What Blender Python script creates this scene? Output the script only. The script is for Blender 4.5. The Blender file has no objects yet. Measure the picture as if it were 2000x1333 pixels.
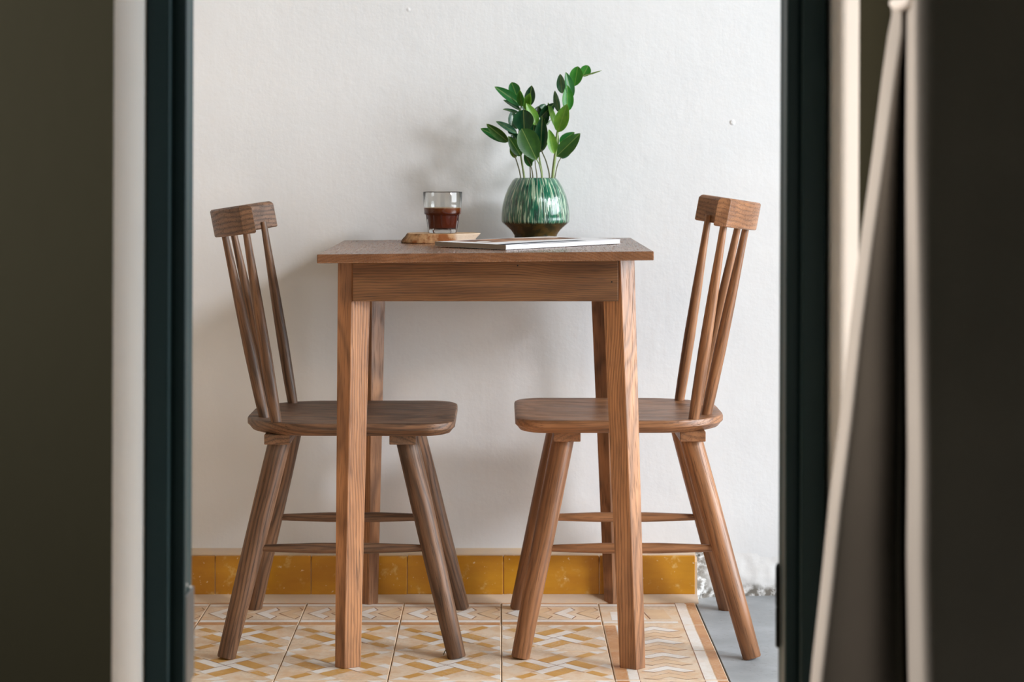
import bpy, bmesh, math, random
from mathutils import Vector, Matrix, noise
random.seed(7)
R = math.radians
scene = bpy.context.scene
C = scene.collection

# ------------------------------------------------------------------ camera
FPX, VX, VY, CZ = 3760.0, 975.0, 313.0, 0.915      # focal length in px, axis point in px, lens height
cam_d = bpy.data.cameras.new('camera')
cam = bpy.data.objects.new('camera', cam_d); C.objects.link(cam)
cam.location = (0, 0, CZ); cam.rotation_euler = (R(90), 0, 0)
cam_d.sensor_width = 36; cam_d.sensor_fit = 'HORIZONTAL'
cam_d.lens = FPX / 2000 * 36
cam_d.shift_x = (1000 - VX) / 2000
cam_d.shift_y = -(666.5 - VY) / 2000
cam_d.clip_start = .05; cam_d.clip_end = 100
cam_d.dof.use_dof = True
cam_d.dof.focus_distance = 3.58
cam_d.dof.aperture_fstop = 5.0
scene.camera = cam

# ------------------------------------------------------------------ world, daylight, overhead fill, exposure
w = bpy.data.worlds.new('world'); scene.world = w; w.use_nodes = True
bg = w.node_tree.nodes['Background']
bg.inputs[0].default_value = (.82, .97, .82, 1); bg.inputs[1].default_value = .055

def area(name, loc, target, sx, sy, power, col):
    l = bpy.data.lights.new(name, 'AREA'); l.shape = 'RECTANGLE'; l.size = sx; l.size_y = sy
    l.energy = power; l.color = col
    o = bpy.data.objects.new(name, l); C.objects.link(o); o.location = loc
    o.rotation_euler = (Vector(target) - Vector(loc)).to_track_quat('-Z', 'Y').to_euler()
    return o
area('daylight_window', (4.8, .30, 3.45), (0, 3.7, .8), .85, .95, 210, (.92, .955, 1.0))
area('daylight_sky', (4.2, 2.8, 1.45), (0, 3.3, .8), 3.0, 2.6, 375, (.88, .95, 1.0))
area('overhead_fill', (.10, 2.64, 2.82), (.10, 2.64, 0), 1.6, .30, 16, (1.0, .97, .93)).data.spread = R(28)  # added fill lamp; its warm floor bounce lifts the shaded wall
area('side_room_daylight', (-2.32, 1.89, 1.5), (.4, 1.93, .8), .12, 1.0, 11.5, (1.0, .90, .82)).data.spread = R(60)

vs = scene.view_settings
vs.view_transform = 'Standard'; vs.look = 'None'; vs.gamma = 1; vs.use_curve_mapping = False
vs.exposure = -0.07

# ------------------------------------------------------------------ helpers
def PX(px, d): return (px - VX) * d / FPX
def PZ(py, d): return CZ - (py - VY) * d / FPX
def S(r, g, b):
    f = lambda c: (c / 255 / 12.92) if c / 255 <= .04045 else ((c / 255 + .055) / 1.055) ** 2.4
    return (f(r), f(g), f(b), 1)

def obj(name, data, mat=None, parent=None, label=None):
    o = bpy.data.objects.new(name, data); C.objects.link(o)
    if mat is not None and data is not None and not data.materials:
        for m in (mat if isinstance(mat, (list, tuple)) else [mat]): data.materials.append(m)
    if parent is not None: o.parent = parent
    if label: o['label'] = label
    return o
def thing(name, label, cat, loc=(0, 0, 0), rz=0, group=None):
    o = bpy.data.objects.new(name, None); C.objects.link(o); o.location = loc; o.rotation_euler = (0, 0, rz)
    o.empty_display_size = .1; o['label'] = label; o['category'] = cat
    if group: o['group'] = group
    return o
def pyd(name, v, f, smooth=False, mi=None):
    m = bpy.data.meshes.new(name); m.from_pydata([tuple(p) for p in v], [], f); m.update()
    if smooth: m.polygons.foreach_set('use_smooth', [True] * len(m.polygons))
    if mi: m.polygons.foreach_set('material_index', mi)
    return m
def fix(m):
    bm = bmesh.new(); bm.from_mesh(m); bmesh.ops.recalc_face_normals(bm, faces=bm.faces[:]); bm.to_mesh(m); bm.free(); return m
def boxes(name, lst, bevel=0, seg=2):
    bm = bmesh.new()
    for (x0, x1, y0, y1, z0, z1) in lst:
        vv = [bm.verts.new((x, y, z)) for x in (x0, x1) for y in (y0, y1) for z in (z0, z1)]
        for q in ((0, 1, 3, 2), (4, 6, 7, 5), (0, 4, 5, 1), (2, 3, 7, 6), (0, 2, 6, 4), (1, 5, 7, 3)):
            bm.faces.new([vv[i] for i in q])
    bmesh.ops.recalc_face_normals(bm, faces=bm.faces[:])
    if bevel: bmesh.ops.bevel(bm, geom=bm.edges[:], offset=bevel, segments=seg, affect='EDGES', profile=.5)
    m = bpy.data.meshes.new(name); bm.to_mesh(m); bm.free(); return m
def bevel_mesh(m, w_, seg=2, ang=30):
    bm = bmesh.new(); bm.from_mesh(m); bmesh.ops.recalc_face_normals(bm, faces=bm.faces[:])
    ed = [e for e in bm.edges if len(e.link_faces) == 2 and e.calc_face_angle(0) > R(ang)]
    bmesh.ops.bevel(bm, geom=ed, offset=w_, segments=seg, affect='EDGES', profile=.5)
    bm.to_mesh(m); bm.free(); return m
def loft(name, rings, cap=True, smooth=True, closed=True):
    n = len(rings[0]); v = [p for r_ in rings for p in r_]; f = []
    for i in range(len(rings) - 1):
        for j in range(n if closed else n - 1):
            a, b = i * n + j, i * n + (j + 1) % n
            f.append((a, b, b + n, a + n))
    ns = len(f)
    if cap:
        f.append(tuple(range(n))[::-1]); f.append(tuple(range((len(rings) - 1) * n, len(rings) * n)))
    m = pyd(name, v, f)
    for i, p in enumerate(m.polygons): p.use_smooth = smooth and i < ns
    if not cap: return m
    bm = bmesh.new(); bm.from_mesh(m); bmesh.ops.recalc_face_normals(bm, faces=bm.faces[:])
    for e in bm.edges:
        if len(e.link_faces) == 2 and e.calc_face_angle(0) > R(38): e.smooth = False
    bm.to_mesh(m); bm.free(); return m
def lathe(name, prof, seg=64, rad=None, smooth=True, cap=True):
    rings = []
    for (r_, z) in prof:
        rings.append([((rad(r_, z, t) if rad else r_) * math.cos(t), (rad(r_, z, t) if rad else r_) * math.sin(t), z)
                      for t in (2 * math.pi * k / seg for k in range(seg))])
    return loft(name, rings, cap, smooth)
def rod(name, p0, p1, prof, mat, parent, seg=20, label=None):
    """turned bar whose local Z runs along its length; prof = [(t, radius)]"""
    p0, p1 = Vector(p0), Vector(p1); d = p1 - p0; L = d.length
    m = lathe(name, [(r_, t * L) for t, r_ in prof], seg)
    o = obj(name, m, mat, parent, label)
    o.matrix_local = Matrix.Translation(p0) @ d.to_track_quat('Z', 'Y').to_matrix().to_4x4()
    return o
def curve_tube(name, pts, radii, seg=8, sub=6):
    P = [Vector(p) for p in pts]; out = []; rr = []
    for i in range(len(P) - 1):
        a, b, c, d = P[max(i - 1, 0)], P[i], P[i + 1], P[min(i + 2, len(P) - 1)]
        for k in range(sub):
            t = k / sub
            out.append(.5 * ((2 * b) + (c - a) * t + (2 * a - 5 * b + 4 * c - d) * t * t + (3 * b - a - 3 * c + d) * t ** 3))
            rr.append(radii[i] * (1 - t) + radii[i + 1] * t)
    out.append(P[-1]); rr.append(radii[-1])
    rings = []
    for i, p in enumerate(out):
        d = (out[min(i + 1, len(out) - 1)] - out[max(i - 1, 0)]).normalized()
        u = d.cross(Vector((0, 1, 0))); u = u.normalized() if u.length > 1e-4 else Vector((1, 0, 0)); v = d.cross(u)
        rings.append([p + rr[i] * (math.cos(a) * u + math.sin(a) * v) for a in (2 * math.pi * k / seg for k in range(seg))])
    return loft(name, rings)

# ------------------------------------------------------------------ materials
class NT:
    def __init__(s, name):
        s.m = bpy.data.materials.new(name); s.m.use_nodes = True; s.t = s.m.node_tree
        s.b = s.t.nodes['Principled BSDF']
    def n(s, typ, **kw):
        x = s.t.nodes.new(typ)
        for k, v in kw.items(): setattr(x, k, v)
        return x
    def lk(s, a, b): s.t.links.new(a, b)
    def val(s, sock, v):
        if hasattr(v, 'links'): s.lk(v, sock)
        else: sock.default_value = v
    def math(s, op, a, b=0.0, c=0.0, clamp=False):
        x = s.n('ShaderNodeMath', operation=op, use_clamp=clamp)
        s.val(x.inputs[0], a); s.val(x.inputs[1], b); s.val(x.inputs[2], c); return x.outputs[0]
    def mix(s, f, a, b, bt='MIX'):
        x = s.n('ShaderNodeMix', data_type='RGBA', blend_type=bt)
        s.val(x.inputs[0], f); s.val(x.inputs[6], a); s.val(x.inputs[7], b); return x.outputs[2]
    def noise(s, vec, scale, detail=3, rough=.55, dist=0):
        x = s.n('ShaderNodeTexNoise'); s.val(x.inputs['Vector'], vec); x.inputs['Scale'].default_value = scale
        x.inputs['Detail'].default_value = detail; x.inputs['Roughness'].default_value = rough
        x.inputs['Distortion'].default_value = dist; return x.outputs[0]
    def ramp(s, f, lo, hi):
        x = s.n('ShaderNodeMapRange', interpolation_type='SMOOTHSTEP'); s.val(x.inputs[0], f)
        x.inputs[1].default_value = lo; x.inputs[2].default_value = hi; return x.outputs[0]
    def co(s, kind='Object'): return s.n('ShaderNodeTexCoord').outputs[kind]
    def pos(s): return s.n('ShaderNodeNewGeometry').outputs['Position']
    def xyz(s, v): x = s.n('ShaderNodeSeparateXYZ'); s.lk(v, x.inputs[0]); return x.outputs
    def cmb(s, a, b, c):
        x = s.n('ShaderNodeCombineXYZ'); s.val(x.inputs[0], a); s.val(x.inputs[1], b); s.val(x.inputs[2], c); return x.outputs[0]
    def bump(s, h, strength=.3, dist=.002, nrm=None):
        x = s.n('ShaderNodeBump'); x.inputs['Strength'].default_value = strength; x.inputs['Distance'].default_value = dist
        s.val(x.inputs['Height'], h)
        if nrm is not None: s.lk(nrm, x.inputs['Normal'])
        s.lk(x.outputs[0], s.b.inputs['Normal']); return x.outputs[0]
    def set(s, col=None, rough=None, spec=None):
        if col is not None: s.val(s.b.inputs['Base Color'], col)
        if rough is not None: s.val(s.b.inputs['Roughness'], rough)
        if spec is not None: s.b.inputs['Specular IOR Level'].default_value = spec
        return s.m
def plain(name, col, rough=.6, spec=.5, metal=0):
    t = NT(name); t.b.inputs['Metallic'].default_value = metal; return t.set(col, rough, spec)

WOODS = {}
def wood(kind, axis='Z'):
    """ring-and-pore wood whose grain runs along one local axis"""
    if (kind, axis) in WOODS: return WOODS[kind, axis]
    light, mid, dark, ringw, rough = {
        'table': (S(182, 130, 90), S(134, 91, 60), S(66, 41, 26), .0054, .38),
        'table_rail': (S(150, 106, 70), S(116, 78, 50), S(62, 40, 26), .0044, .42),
        'table_board': (S(150, 106, 76), S(128, 88, 62), S(70, 42, 28), .0060, .27),
        'grey_chair': (S(160, 118, 88), S(112, 80, 58), S(44, 30, 24), .0085, .48),
        'red_chair': (S(178, 124, 84), S(138, 92, 60), S(72, 44, 28), .0085, .38),
        'slab': (S(226, 190, 150), S(214, 172, 128), S(160, 110, 70), .006, .6)}[kind]
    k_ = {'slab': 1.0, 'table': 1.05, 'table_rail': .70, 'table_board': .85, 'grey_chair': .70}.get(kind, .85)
    light, mid, dark = (tuple(c_ * k_ for c_ in q[:3]) + (1,) for q in (light, mid, dark))
    t = NT('wood_%s_%s' % (kind, axis.lower()))
    rnd = t.n('ShaderNodeObjectInfo').outputs['Random']
    x, y, z = t.xyz(t.co())
    u, v, g = {'Z': (x, y, z), 'X': (y, z, x), 'Y': (x, z, y)}[axis]
    off = t.math('MULTIPLY', rnd, 9.7)
    base = t.cmb(t.math('MULTIPLY_ADD', u, 7.0, off), t.math('MULTIPLY', v, 7.0), t.math('MULTIPLY', g, 2.2))
    d1 = t.math('SUBTRACT', t.noise(base, 1.0, 2, .5), .5)
    base2 = t.cmb(t.math('MULTIPLY', u, 7.0), t.math('MULTIPLY_ADD', v, 7.0, off), t.math('MULTIPLY', g, 2.4))
    d2 = t.math('SUBTRACT', t.noise(base2, 1.3, 2, .5), .5)
    uu = t.math('ADD', t.math('MULTIPLY_ADD', d1, .045, u), t.math('MULTIPLY_ADD', rnd, .05, .012))
    vv = t.math('ADD', t.math('MULTIPLY_ADD', d2, .045, v), t.math('MULTIPLY_ADD', rnd, -.04, .055))
    r_ = t.math('SQRT', t.math('ADD', t.math('MULTIPLY', uu, uu), t.math('MULTIPLY', vv, vv)))
    sn = t.math('MULTIPLY_ADD', t.math('SINE', t.math('MULTIPLY', r_, 2 * math.pi / ringw)), .5, .5)
    ring = t.math('POWER', sn, 2.2)
    pore = t.noise(t.cmb(t.math('MULTIPLY_ADD', u, 420, off), t.math('MULTIPLY', v, 420), t.math('MULTIPLY', g, 16)), 1.0, 2, .6)
    pores = t.ramp(pore, .52, .70)
    tone = t.noise(t.cmb(t.math('MULTIPLY_ADD', u, 30, off), t.math('MULTIPLY', v, 30), t.math('MULTIPLY', g, 4)), 1.0, 3, .6)
    c = t.mix(t.ramp(tone, .30, .72), light, mid)
    c = t.mix(t.math('MULTIPLY', ring, {'table': .42, 'table_rail': .4, 'table_board': .3, 'grey_chair': .55, 'red_chair': .36}.get(kind, .3)), c, dark)
    c = t.mix(t.math('MULTIPLY', pores, {'slab': .2, 'table_board': .3}.get(kind, .55)), c, dark)
    if kind == 'grey_chair':                       # weathered grey bloom on the old finish
        c = t.mix(t.math('MULTIPLY', t.ramp(t.noise(t.co(), 9, 4, .6), .48, .7), .35), c, S(112, 98, 88))
    t.set(c, t.math('MULTIPLY_ADD', pores, .2, rough), .45)
    t.bump(t.math('ADD', t.math('MULTIPLY', ring, -.5), t.math('MULTIPLY', pores, -.7)), .08 if kind == 'table_board' else .35, .0006)
    WOODS[kind, axis] = t.m
    return t.m

def wall_mat(name, col, relief=.5):
    t = NT(name); p = t.pos()
    x, y, z = t.xyz(p)
    n1 = t.noise(p, 2.2, 4, .55); n2 = t.noise(p, 38, 4, .6)
    drag = t.noise(t.cmb(t.math('MULTIPLY', x, 48), y, t.math('MULTIPLY', z, 12)), 1.0, 3, .6)
    vor = t.n('ShaderNodeTexVoronoi'); t.lk(p, vor.inputs['Vector']); vor.inputs['Scale'].default_value = 7
    lump = t.math('MULTIPLY', t.ramp(vor.outputs['Distance'], .05, .015), t.ramp(t.noise(p, 3.1, 1), .5, .56))
    col2 = tuple(c * .95 for c in col[:3]) + (1,)
    c = t.mix(t.ramp(n1, .35, .7), col, col2)
    t.set(c, .75, .25)
    h = t.math('ADD', t.math('ADD', t.math('MULTIPLY', t.math('ADD', n2, t.math('MULTIPLY', t.noise(p, 11, 3, .5), 1.6)), .6), t.math('MULTIPLY', drag, .30)), t.math('MULTIPLY', lump, 1.6))
    t.bump(h, relief, .0022)
    return t.m
M_wall = wall_mat('white_plaster', (.855, .855, .865, 1))
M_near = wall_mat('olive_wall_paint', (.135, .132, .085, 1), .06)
M_cream = wall_mat('cream_plaster', (.84, .73, .58, 1))  # far face out of view, made cream to warm the bounced fill
M_dark = wall_mat('dark_wall_paint', (.10, .095, .07, 1))  # for an unseen wall, kept dark to cut bounce into the near room
M_dim = wall_mat('beige_wall_paint', (.58, .49, .39, 1))  # for the unseen left wall, beige so it bounces warm fill
M_reveal = wall_mat('white_reveal_paint', (.80, .775, .74, 1), .1)
M_ceiling = wall_mat('ceiling_paint', (.84, .83, .81, 1))

t = NT('concrete'); p = t.pos(); x, y, z = t.xyz(p)
c = t.mix(t.ramp(t.noise(p, 5, 5, .6), .3, .7), S(176, 180, 184), S(150, 153, 156))
c = t.mix(t.math('MULTIPLY', t.ramp(t.noise(p, 90, 3, .6), .58, .75), .4), c, S(120, 118, 114))
t.set(c, .55, .4); t.bump(t.noise(p, 60, 4), .15, .002); M_concrete = t.m
t = NT('grout'); p = t.pos()
t.set(t.mix(t.noise(p, 60), S(128, 110, 92), S(92, 82, 72)), .9, .2); M_grout = t.m

def tile_mat(name, a, b, wear=.5, scale=22):
    """cement pigment worn to a mottled body"""
    t = NT(name); p = t.pos()
    n1 = t.noise(p, scale, 5, .65); n2 = t.noise(p, 130, 3, .7)
    c = t.mix(t.ramp(n1, .38, .68), a, b)
    c = t.mix(t.math('MULTIPLY', t.math('MULTIPLY', t.ramp(n2, .45, .62), t.ramp(t.noise(p, 9, 3), .42, .6)), wear), c, S(214, 190, 164))
    t.set(c, t.math('MULTIPLY_ADD', n1, .3, .3), .4); t.bump(n2, .08, .001)
    return t.m
TM = [tile_mat('tile_beige_body', S(232, 210, 186), S(222, 184, 146), .8),
      tile_mat('tile_white_print', S(240, 234, 228), S(232, 220, 208), .25),
      tile_mat('tile_ochre_print', S(206, 152, 76), S(214, 166, 98), .45),
      tile_mat('tile_brown_line', S(140, 92, 66), S(160, 112, 84), .2),
      tile_mat('tile_terracotta_band', S(198, 140, 94), S(210, 160, 116), .4),
      tile_mat('tile_peach_print', S(226, 194, 158), S(220, 186, 152), .3)]
t = NT('yellow_glaze'); p = t.pos(); x, y, z = t.xyz(p)
n1 = t.noise(t.cmb(t.math('MULTIPLY', x, 5), y, t.math('MULTIPLY', z, 14)), 1.0, 4, .6)
c = t.mix(t.ramp(n1, .32, .68), S(206, 146, 34), S(184, 122, 24))
c = t.mix(t.math('MULTIPLY', t.ramp(t.noise(p, 26, 5, .65), .56, .70), .7), c, S(222, 186, 120))
c = t.mix(t.math('MULTIPLY', t.ramp(t.noise(p, 120, 2), .68, .74), .6), c, S(238, 226, 200))
t.set(c, .38, .5); t.bump(t.noise(p, 30, 3), .15, .002); M_yellow = t.m
t = NT('skirting_mortar'); p = t.pos()
c = t.mix(t.ramp(t.noise(p, 14, 4, .6), .35, .65), S(220, 194, 164), S(212, 190, 170))
t.set(c, .8, .25); t.bump(t.noise(p, 50, 4), .3, .003); M_mortar = t.m
t = NT('crumbled_plaster'); p = t.pos()
x, y, z = t.xyz(p)
near = t.ramp(t.math('ADD', x, t.math('MULTIPLY', t.noise(p, 30, 4), .06)), .500, .455)
gr = t.math('MAXIMUM', near, t.ramp(t.math('ADD', z, t.math('MULTIPLY', t.noise(p, 40, 4), .03)), .042, .026))
c = t.mix(t.math('MULTIPLY', gr, t.ramp(t.noise(p, 60, 5, .65), .36, .56)), (.80, .79, .785, 1), S(128, 122, 114))
c = t.mix(t.math('MULTIPLY', near, t.ramp(t.noise(p, 75, 3, .6), .58, .66)), c, S(84, 80, 74))
t.set(c, .9, .2); t.bump(t.noise(p, 70, 5, .7), .22, .003); M_crumble = t.m

t = NT('dark_green_frame_paint'); p = t.pos()
t.set(t.mix(t.noise(p, 6), S(34, 58, 62), S(40, 66, 68)), .5, .3); t.bump(t.noise(p, 40, 3), .08, .001); M_frame = t.m
M_steel = plain('worn_steel', S(92, 95, 97), .45, .5, .5)
M_chip = plain('plaster_splash', S(226, 220, 214), .8, .2)
M_black = plain('black_iron', S(30, 32, 32), .5, .4, .3)

t = NT('curtain_linen'); p = t.pos(); x, y, z = t.xyz(p)
wv = t.math('MULTIPLY', t.math('SINE', t.math('MULTIPLY', x, 3600)), t.math('SINE', t.math('MULTIPLY', z, 3600)))
c = t.mix(t.ramp(t.noise(p, 5, 3), .3, .7), (.44, .41, .375, 1), (.39, .365, .335, 1))
t.set(c, .9, .1); t.bump(t.noise(p, 160, 2), .1, .001); M_linen = t.m
M_tie = plain('white_cord', S(232, 226, 220), .8, .2)

# ------------------------------------------------------------------ structure: shell
YN0, YN1, YW = 2.11, 2.42, 4.06            # doorway wall near/far face, back wall face
XL, XR, ZC = -2.2, 1.15, 2.75
OX0, OX1, OH = -.4237, .3930, 2.12         # opening in the doorway wall
def lean(m, amt=.0036, z0=.6):             # the old doorway stands a touch out of plumb
    for v in m.vertices: v.co.x += (v.co.z - z0) * amt
    m.update(); return m
def struct(name, mesh, mat, label, parent=None):
    o = obj(name, mesh, mat, parent)
    if parent is None: o['kind'] = 'structure'; o['label'] = label; o['category'] = name.split('_')[0]
    return o
wall_back = struct('wall_back', boxes('wall_back', [(XL - .1, XR + .1, YW, YW + .1, -.1, ZC)]), M_wall, 'white uneven plaster wall behind the table')
m = lean(boxes('wall_front', [(XL, OX0, YN0, YN1, -.1, ZC), (OX1, XR, YN0, YN1, -.1, ZC), (OX0, OX1, YN0, YN1, OH, ZC)]))
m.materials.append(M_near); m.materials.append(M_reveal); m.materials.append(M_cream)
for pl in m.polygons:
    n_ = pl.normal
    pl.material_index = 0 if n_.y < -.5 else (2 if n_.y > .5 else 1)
struct('wall_front', m, None, 'dark olive wall around the doorway with white reveals')
WY0, WY1, WZ0, WZ1 = 2.44, 3.95, .15, 2.45
struct('wall_right', boxes('wall_right', [(XR, XR + .1, YN1, WY0, -.1, ZC), (XR, XR + .1, WY1, YW, -.1, ZC),
       (XR, XR + .1, WY0, WY1, -.1, WZ0), (XR, XR + .1, WY0, WY1, WZ1, ZC)]), M_wall, 'white wall with the daylight window')
struct('wall_left', boxes('wall_left', [(XL - .1, XL, -1, 1.55, -.1, ZC), (XL - .1, XL, YN0, YW, -.1, ZC), (XL - .1, XL, 1.55, YN0, -.1, .7), (XL - .1, XL, 1.55, YN0, 2.4, ZC)]), M_dim, 'beige wall at the far end of the passage')
struct('wall_side', boxes('wall_side', [(XR, XR + .1, -1, YN1, -.1, ZC)]), M_dark, 'unseen side wall of the near room, darkened to cut bounce')
struct('ceiling', boxes('ceiling', [(XL - .1, XR + .1, -1, 2.5, ZC, ZC + .1), (XL - .1, XR + .1, 3.4, YW + .1, ZC, ZC + .1), (XL - .1, -1.6, 2.5, 3.4, ZC, ZC + .1), (.9, XR + .1, 2.5, 3.4, ZC, ZC + .1)]), M_ceiling, 'white ceiling with an opening added for the overhead fill light')  # ceiling hole added so the overhead fill can pass
win = struct('window_1', boxes('window_frame', [(XR + .02, XR + .08, WY0, WY0 + .03, WZ0, WZ1), (XR + .02, XR + .08, WY1 - .03, WY1, WZ0, WZ1),
       (XR + .02, XR + .08, WY0, WY1, WZ0, WZ0 + .03), (XR + .02, XR + .08, WY0, WY1, WZ1 - .03, WZ1)], .003), M_frame, 'dark framed window letting daylight in')

struct('window_added', boxes('added_skylight_frame', [(-1.6, .9, 2.5, 2.53, ZC, ZC + .06), (-1.6, .9, 3.37, 3.4, ZC, ZC + .06), (-1.6, -1.57, 2.53, 3.37, ZC, ZC + .06), (.87, .9, 2.53, 3.37, ZC, ZC + .06)], .003), M_frame, 'dark frame of the unseen skylight added for the fill light')  # skylight frame added out of view around the fill opening

# floor: concrete slab, tile bed, tiles
fl = boxes('floor', [(.407, XR, -1, YW, -.1, -.0015), (XL, .407, -1, YW, -.1, -.011)])
fl.materials.append(M_concrete); fl.materials.append(M_grout)
for i, pl in enumerate(fl.polygons): pl.material_index = 0 if i < 6 else 1
floor = struct('floor', fl, None, 'grey concrete floor laid with patterned cement tiles')

T = .2; HT = .0993
def tile_mesh(name, polys):
    bm = bmesh.new()
    bmesh.ops.create_cube(bm, size=1, matrix=Matrix.Translation((0, 0, -.0055)) @ Matrix.Diagonal((HT * 2, HT * 2, .011, 1)))
    bmesh.ops.bevel(bm, geom=[e for e in bm.edges if all(v.co.z > -.001 for v in e.verts)], offset=.0012, segments=1, affect='EDGES')
    for mi, zz, pts in polys:
        f = bm.faces.new([bm.verts.new((x, y, zz)) for x, y in pts]); f.material_index = mi
        f.normal_update()
        if f.normal.z < 0: f.normal_flip()
    m = bpy.data.meshes.new(name); bm.to_mesh(m); bm.free()
    for k in TM: m.materials.append(k)
    return m
s2 = math.sqrt(.5)
def diag(a, b): return ((a - b) * s2, (a + b) * s2)      # a runs to the far right corner, b to the far left
def clip(pts, h=.0975):                                   # keep a polygon inside the tile
    for ax in (0, 1):
        for sg in (1, -1):
            out = []
            for i in range(len(pts)):
                p, q = pts[i], pts[(i + 1) % len(pts)]
                ip, iq = sg * p[ax] <= h, sg * q[ax] <= h
                if ip: out.append(p)
                if ip != iq:
                    tt = (sg * h - p[ax]) / (q[ax] - p[ax]); out.append((p[0] + (q[0] - p[0]) * tt, p[1] + (q[1] - p[1]) * tt))
            pts = out
            if len(pts) < 3: return None
    return pts
polys = []
for k in range(4):
    def rot(p, k=k):
        for _ in range(k): p = (-p[1], p[0])
        return p
    def add(mi, zz, ab):
        pts = clip([rot(diag(a, b)) for a, b in ab])
        if pts: polys.append((mi, zz, pts))
    add(1, .0002, [(.001, .001), (.060, .001), (.060, .021), (.001, .021)])                 # white bar of the pinwheel
    add(2, .0002, [(.001, .0225), (.058, .0225), (.058, .050), (.001, .050)])                 # ochre bar beside it
    add(3, .0003, [(-.001, -.0007), (.068, -.0007), (.068, .0007), (-.001, .0007)])         # dark diagonal
    add(1, .0002, [(.112, .001), (.16, .001), (.16, .022), (.112, .022)])                   # white in the corners
    add(1, .0002, [(.056, .052), (.09, .052), (.09, .07), (.056, .07)])
    add(2, .0002, [(.070, .001), (.108, .001), (.108, .019), (.070, .019)])
main_tile = tile_mesh('tile', polys)
def border_polys():
    q = []
    def r(mi, zz, x0, x1, y0=-.0975, y1=.0975): q.append((mi, zz, [(x0 - .1, y0), (x1 - .1, y0), (x1 - .1, y1), (x0 - .1, y1)]))
    r(4, .0002, .003, .024); r(1, .0002, .0255, .043); r(3, .0002, .043, .0445)
    r(3, .0002, .157, .1585); r(1, .0002, .1585, .178); r(4, .0002, .180, .1975)
    for i in range(4):
        y0 = -.088 + i * .0475; mi = 1 if i % 2 else 5
        L, A, B, L2, B2 = (.052, y0), (.098, y0 + .034), (.146, y0), (.074, y0 - .008), (.126, y0 - .008)
        A2 = (.098, y0 + .010)
        cx, cy = .099, y0 + .012
        for pts, zz, k in (([L, A, A2, L2], .0003, mi), ([A, B, B2, A2], .0003, mi)):
            pp = clip([(x - .1, y) for x, y in pts])
            if pp: q.append((k, zz, pp))
        gr = lambda p: (cx + (p[0] - cx) * 1.04 - .1, cy + (p[1] - cy) * 1.13)
        for pts in ([L, A, A2, L2], [A, B, B2, A2]):
            pp = clip([gr(p) for p in pts])
            if pp: q.append((3, .00025, pp))
    return q
border_tile = tile_mesh('tile', border_polys())
cq = []
for x0, x1, mi in ((.157, .1585, 3), (.1585, .178, 1), (.180, .1975, 4)):
    cq.append((mi, .0002, [(x0 - .1, -.0975), (x1 - .1, -.0975), (x1 - .1, .0975), (x0 - .1, .0975)]))
for y0, y1, mi in ((.157, .1585, 3), (.1585, .178, 1), (.180, .1975, 4)):
    cq.append((mi, .00012, [(-.0975, y0 - .1), (.0975, y0 - .1), (.0975, y1 - .1), (-.0975, y1 - .1)]))
cq += [(1, .0002, [(-.08, -.06), (-.01, -.06), (-.02, .02), (-.08, .01)]), (5, .0002, [(.0, -.05), (.04, -.05), (.03, .03), (-.01, .03)]),
       (3, .00025, [(-.004, -.05), (-.002, -.05), (-.014, .03), (-.016, .03)]), (1, .0002, [(-.0975, -.085), (.05, -.085), (.05, -.07), (-.0975, -.07)])]
corner_tile = tile_mesh('tile', cq)
def lay(mesh, x, y, rz=0):
    o = obj('tile', mesh, None, floor); o.location = (x, y, random.uniform(-.0004, .0004))
    o.rotation_euler = (random.uniform(-.002, .002), random.uniform(-.002, .002), rz + random.uniform(-.003, .003))
Y0 = 3.985
for c_ in range(-8, 2):
    x = c_ * T - T / 2 + .004
    lay(border_tile, x, Y0 - T / 2, R(90))
    for r_ in range(1, 8): lay(main_tile, x, Y0 - T / 2 - r_ * T, 0)
lay(corner_tile, .304, Y0 - T / 2)
for r_ in range(1, 8): lay(border_tile, .304, Y0 - T / 2 - r_ * T, 0)

# skirting of yellow tiles on a mortar ledge
XE = .4115
mort = loft('baseboard_back', [[(x_, y_, z_) for y_, z_ in ((YW + .002, -.008), (3.972, -.008), (3.972, .0015), (3.985, .007), (4.001, .013), (4.001, .079), (4.010, .087), (4.04, .089), (YW + .002, .097))]
            for x_ in (XL, XE)], True, False)
bb = struct('baseboard_back', mort, M_mortar, 'low mortar ledge faced with yellow tiles along the white wall')
yt = boxes('skirting_tile', [(-.0991, .0991, 0, .012, -.040, .040)], .0014, 2)
yt.materials.append(M_yellow)
for i in range(-8, 2):
    o = obj('skirting_tile', yt, None, bb); o.location = (0, 3.9990 + random.uniform(-.0006, .0006), .0525 + random.uniform(-.001, .001))
    o.location.x = PX(420, 4.0) + (i + 3 + .5) * .1996
    o.rotation_euler = (0, random.uniform(-.004, .004), random.uniform(-.004, .004))
# crumbled plaster where the skirting stops
v, f = [], []; nx, nz = 46, 22
for j in range(nz + 1):
    for i in range(nx + 1):
        a, b = i / nx, j / nz
        x = .408 + a * .30; z = -.01 + b * .125
        edge = math.exp(-a * 9)
        n_ = noise.fractal(Vector((x * 55, z * 55, 2.3)), .9, 2, 5) * .5
        n2 = noise.noise(Vector((x * 18, z * 18, 8)))
        fall = max(0, min(1, (1 - b) * 1.6)) * max(0, min(1, (1 - a) * 2.2))
        y = YW + .003 - fall * (.004 + .040 * edge * (1 - b * .75) + .012 * (1 - b)) - .005 * fall * (n_ + .8 * n2)
        v.append((x, y, z))
for j in range(nz):
    for i in range(nx):
        k = j * (nx + 1) + i; f.append((k, k + 1, k + nx + 2, k + nx + 1))
obj('crumbled_plaster', pyd('crumbled_plaster', v, f, True), M_crumble, wall_back, 'grey crumbling plaster at the foot of the wall')

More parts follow.
